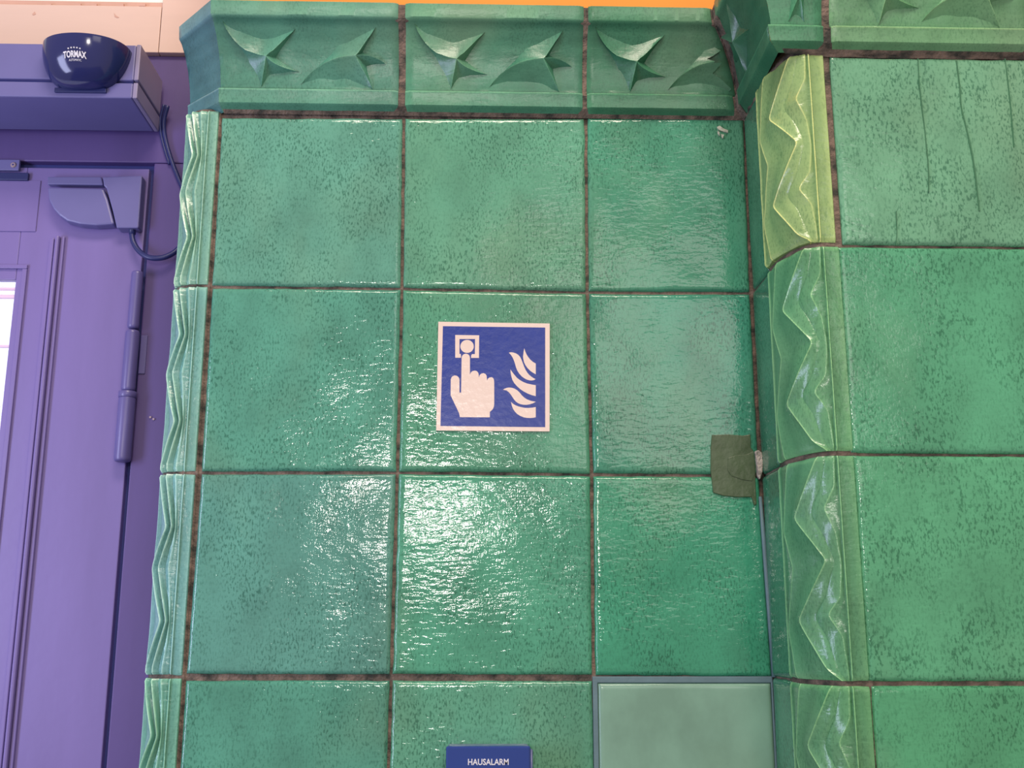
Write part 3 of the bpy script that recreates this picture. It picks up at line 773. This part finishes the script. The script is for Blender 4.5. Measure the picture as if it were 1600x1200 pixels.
obj('cable', tube(bmesh.new(), pts, .0035, 12), CABLE, c2, smooth=True)
pts = [p + Vector((-.006, 0, .002)) for p in pts]
obj('cable', tube(bmesh.new(), pts[:22], .0022, 10), CABLE, c2, smooth=True)
# bracket with screw
br = thing('metal_bracket', 'small flat bracket with one bright screw at the top of the door leaf', 'bracket')
yk = YD-.008
a, b_ = at(0,249,yk), at(29,266,yk)
obj('bracket_plate', bx((a.x-.25, yk, b_.z), (b_.x, YD-.002, a.z)), METAL, br, bev=.001)
c = at(21, 258, yk)
s = obj('screw', tube(bmesh.new(), [(c.x, yk+.0005, c.z), (c.x, yk-.001, c.z), (c.x, yk-.002, c.z)], [.0045, .0045, .0036], 18), SCREWM, br)
obj('screw_recess', cyl(bmesh.new(), (c.x, c.z), .0016, yk-.0024, yk-.0018, 6), DARKGAP, s)
a, b_ = at(0,270,YD-.004), at(44,282,YD-.004)
obj('guide_rail', bx((a.x-.25, YD-.006, b_.z), (b_.x, YD-.0005, a.z)), CABLE, br, bev=.001)

# ---------------------------------------------------------------- safety sign
sg = thing('safety_sign', 'square blue and white fire alarm call point sign on the middle tile column', 'sign')
def sp(cx_, cy_): p = at(670+cx_/6, 490+cy_/6, 0); return (p.x, p.z)
ys = -.0021
obj('sign_panel', prism([sp(*p) for p in ((90,80),(1133,97),(1131,1107),(70,1098))], ys, .001), SIGN_W, sg, label='cream white sign panel showing as a border')
obj('blue_field', prism([sp(*p) for p in ((133,122),(1090,135),(1090,1067),(110,1056))], ys-.0002, ys+.0003), SIGN_B, sg)
yt = ys-.0004
HAND = [(205,770),(206,625),(212,604),(222,592),(236,585),(250,584),(265,588),(277,598),(285,612),(288,630),(288,745),(303,745),(308,420),(311,405),(318,393),(330,384),(345,380),(362,383),(375,391),(383,403),(386,420),(386,577),(394,557),(408,544),(432,538),(450,543),(462,556),(468,575),(470,602),(478,580),(490,568),(512,562),(530,569),(542,586),(546,633),(553,615),(567,604),(588,600),(602,607),(610,622),(613,650),(613,850),(610,875),(603,893),(592,908),(572,925),(572,976),(292,974),(283,935)]
obj('hand_symbol', prism([sp(*p) for p in HAND], yt, ys-.0001), SIGN_W, sg)
FR = [(248,205),(472,208),(470,420),(397,420),(397,398),(405,384),(432,384),(434,243),(288,243),(288,383),(300,383),(302,398),(302,418),(248,418)]
obj('button_frame_symbol', prism([sp(*p) for p in FR], yt, ys-.0001), SIGN_W, sg)
obj('button_symbol', prism([sp(359+63*math.cos(k*PI/16), 312+61*math.sin(k*PI/16)) for k in range(32)], yt, ys-.0001), SIGN_W, sg)
FL = [[(895,330),(903,358),(915,385),(930,410),(950,435),(974,456),(1002,472),(1002,573),(975,558),(950,540),(925,515),(905,487),(892,460),(885,430),(883,404),(886,380),(889,355)],
      [(750,370),(770,367),(790,369),(815,377),(838,391),(855,410),(868,435),(880,468),(893,502),(907,532),(925,560),(942,580),(962,596),(980,608),(1000,618),(985,627),(965,631),(945,630),(920,623),(898,612),(872,594),(848,568),(830,540),(817,508),(808,475),(798,445),(785,415),(770,392)],
      [(765,528),(782,552),(800,575),(825,605),(850,625),(885,645),(920,659),(960,668),(1002,675),(1002,778),(965,768),(930,755),(893,736),(858,713),(827,685),(800,655),(783,625),(774,595),(767,560)],
      [(695,718),(712,707),(730,700),(752,697),(778,699),(803,707),(828,722),(850,743),(872,770),(895,792),(920,808),(958,822),(1002,830),(975,845),(945,854),(915,859),(885,858),(858,852),(835,842),(815,828),(798,808),(783,785),(768,762),(750,741),(728,724)],
      [(770,832),(788,848),(810,862),(840,874),(870,882),(900,887),(935,888),(970,885),(1002,879),(1002,975),(978,980),(950,982),(920,981),(888,975),(858,963),(830,946),(808,924),(791,900),(779,870)]]
for P in FL: obj('flame_symbol', prism([sp(*p) for p in P], yt, ys-.0001), SIGN_W, sg)

# ---------------------------------------------------------------- call point
cp = thing('alarm_call_point', 'blue house alarm box with white lettering below the safety sign', 'alarm box')
yc = -.034
a, b_ = at(697, 1166, yc), at(829, 1166, yc); W_ = b_.x-a.x; zt2 = a.z; zb2 = zt2-W_
obj('housing', bx((a.x+.001, yc+.004, zb2+.001), (b_.x-.001, -.0005, zt2-.0005)), BLUE_E, cp, bev=.003)
obj('front_cover', bx((a.x, yc, zb2), (b_.x, yc+.0055, zt2)), BLUE_P, cp, bev=.0022)
cc = at(763, 1191, yc)
bm = text_bm('HAUSALARM', .0098, .0002, .88, .00018)
for v in bm.verts: v.co += Vector((cc.x, yc-.0003, cc.z))
obj('lettering', bm, WHITE_T, cp)
zc2 = zb2+W_*.38
bm = bx(((a.x+b_.x)/2-.026, yc-.001, zc2-.026), ((a.x+b_.x)/2+.026, yc+.001, zc2+.026)); obj('button_surround', bm, WHITE_T, cp, bev=.001)
obj('push_button', cyl(bmesh.new(), ((a.x+b_.x)/2, zc2), .012, yc-.005, yc, 28), BLACK, cp, bev=.001)
obj('hinge_pin', tube(bmesh.new(), [(b_.x+.0012, yc+.003, zt2-.004), (b_.x+.0012, yc+.003, zb2+.004)], .0016, 8), BLUE_E, cp, smooth=True)

# floor
obj('floor', bx((XL-.3, -2.6, -.04), (XB+3.4*STEP, .3, 0)), FLOORM, kind='structure', zo=False)
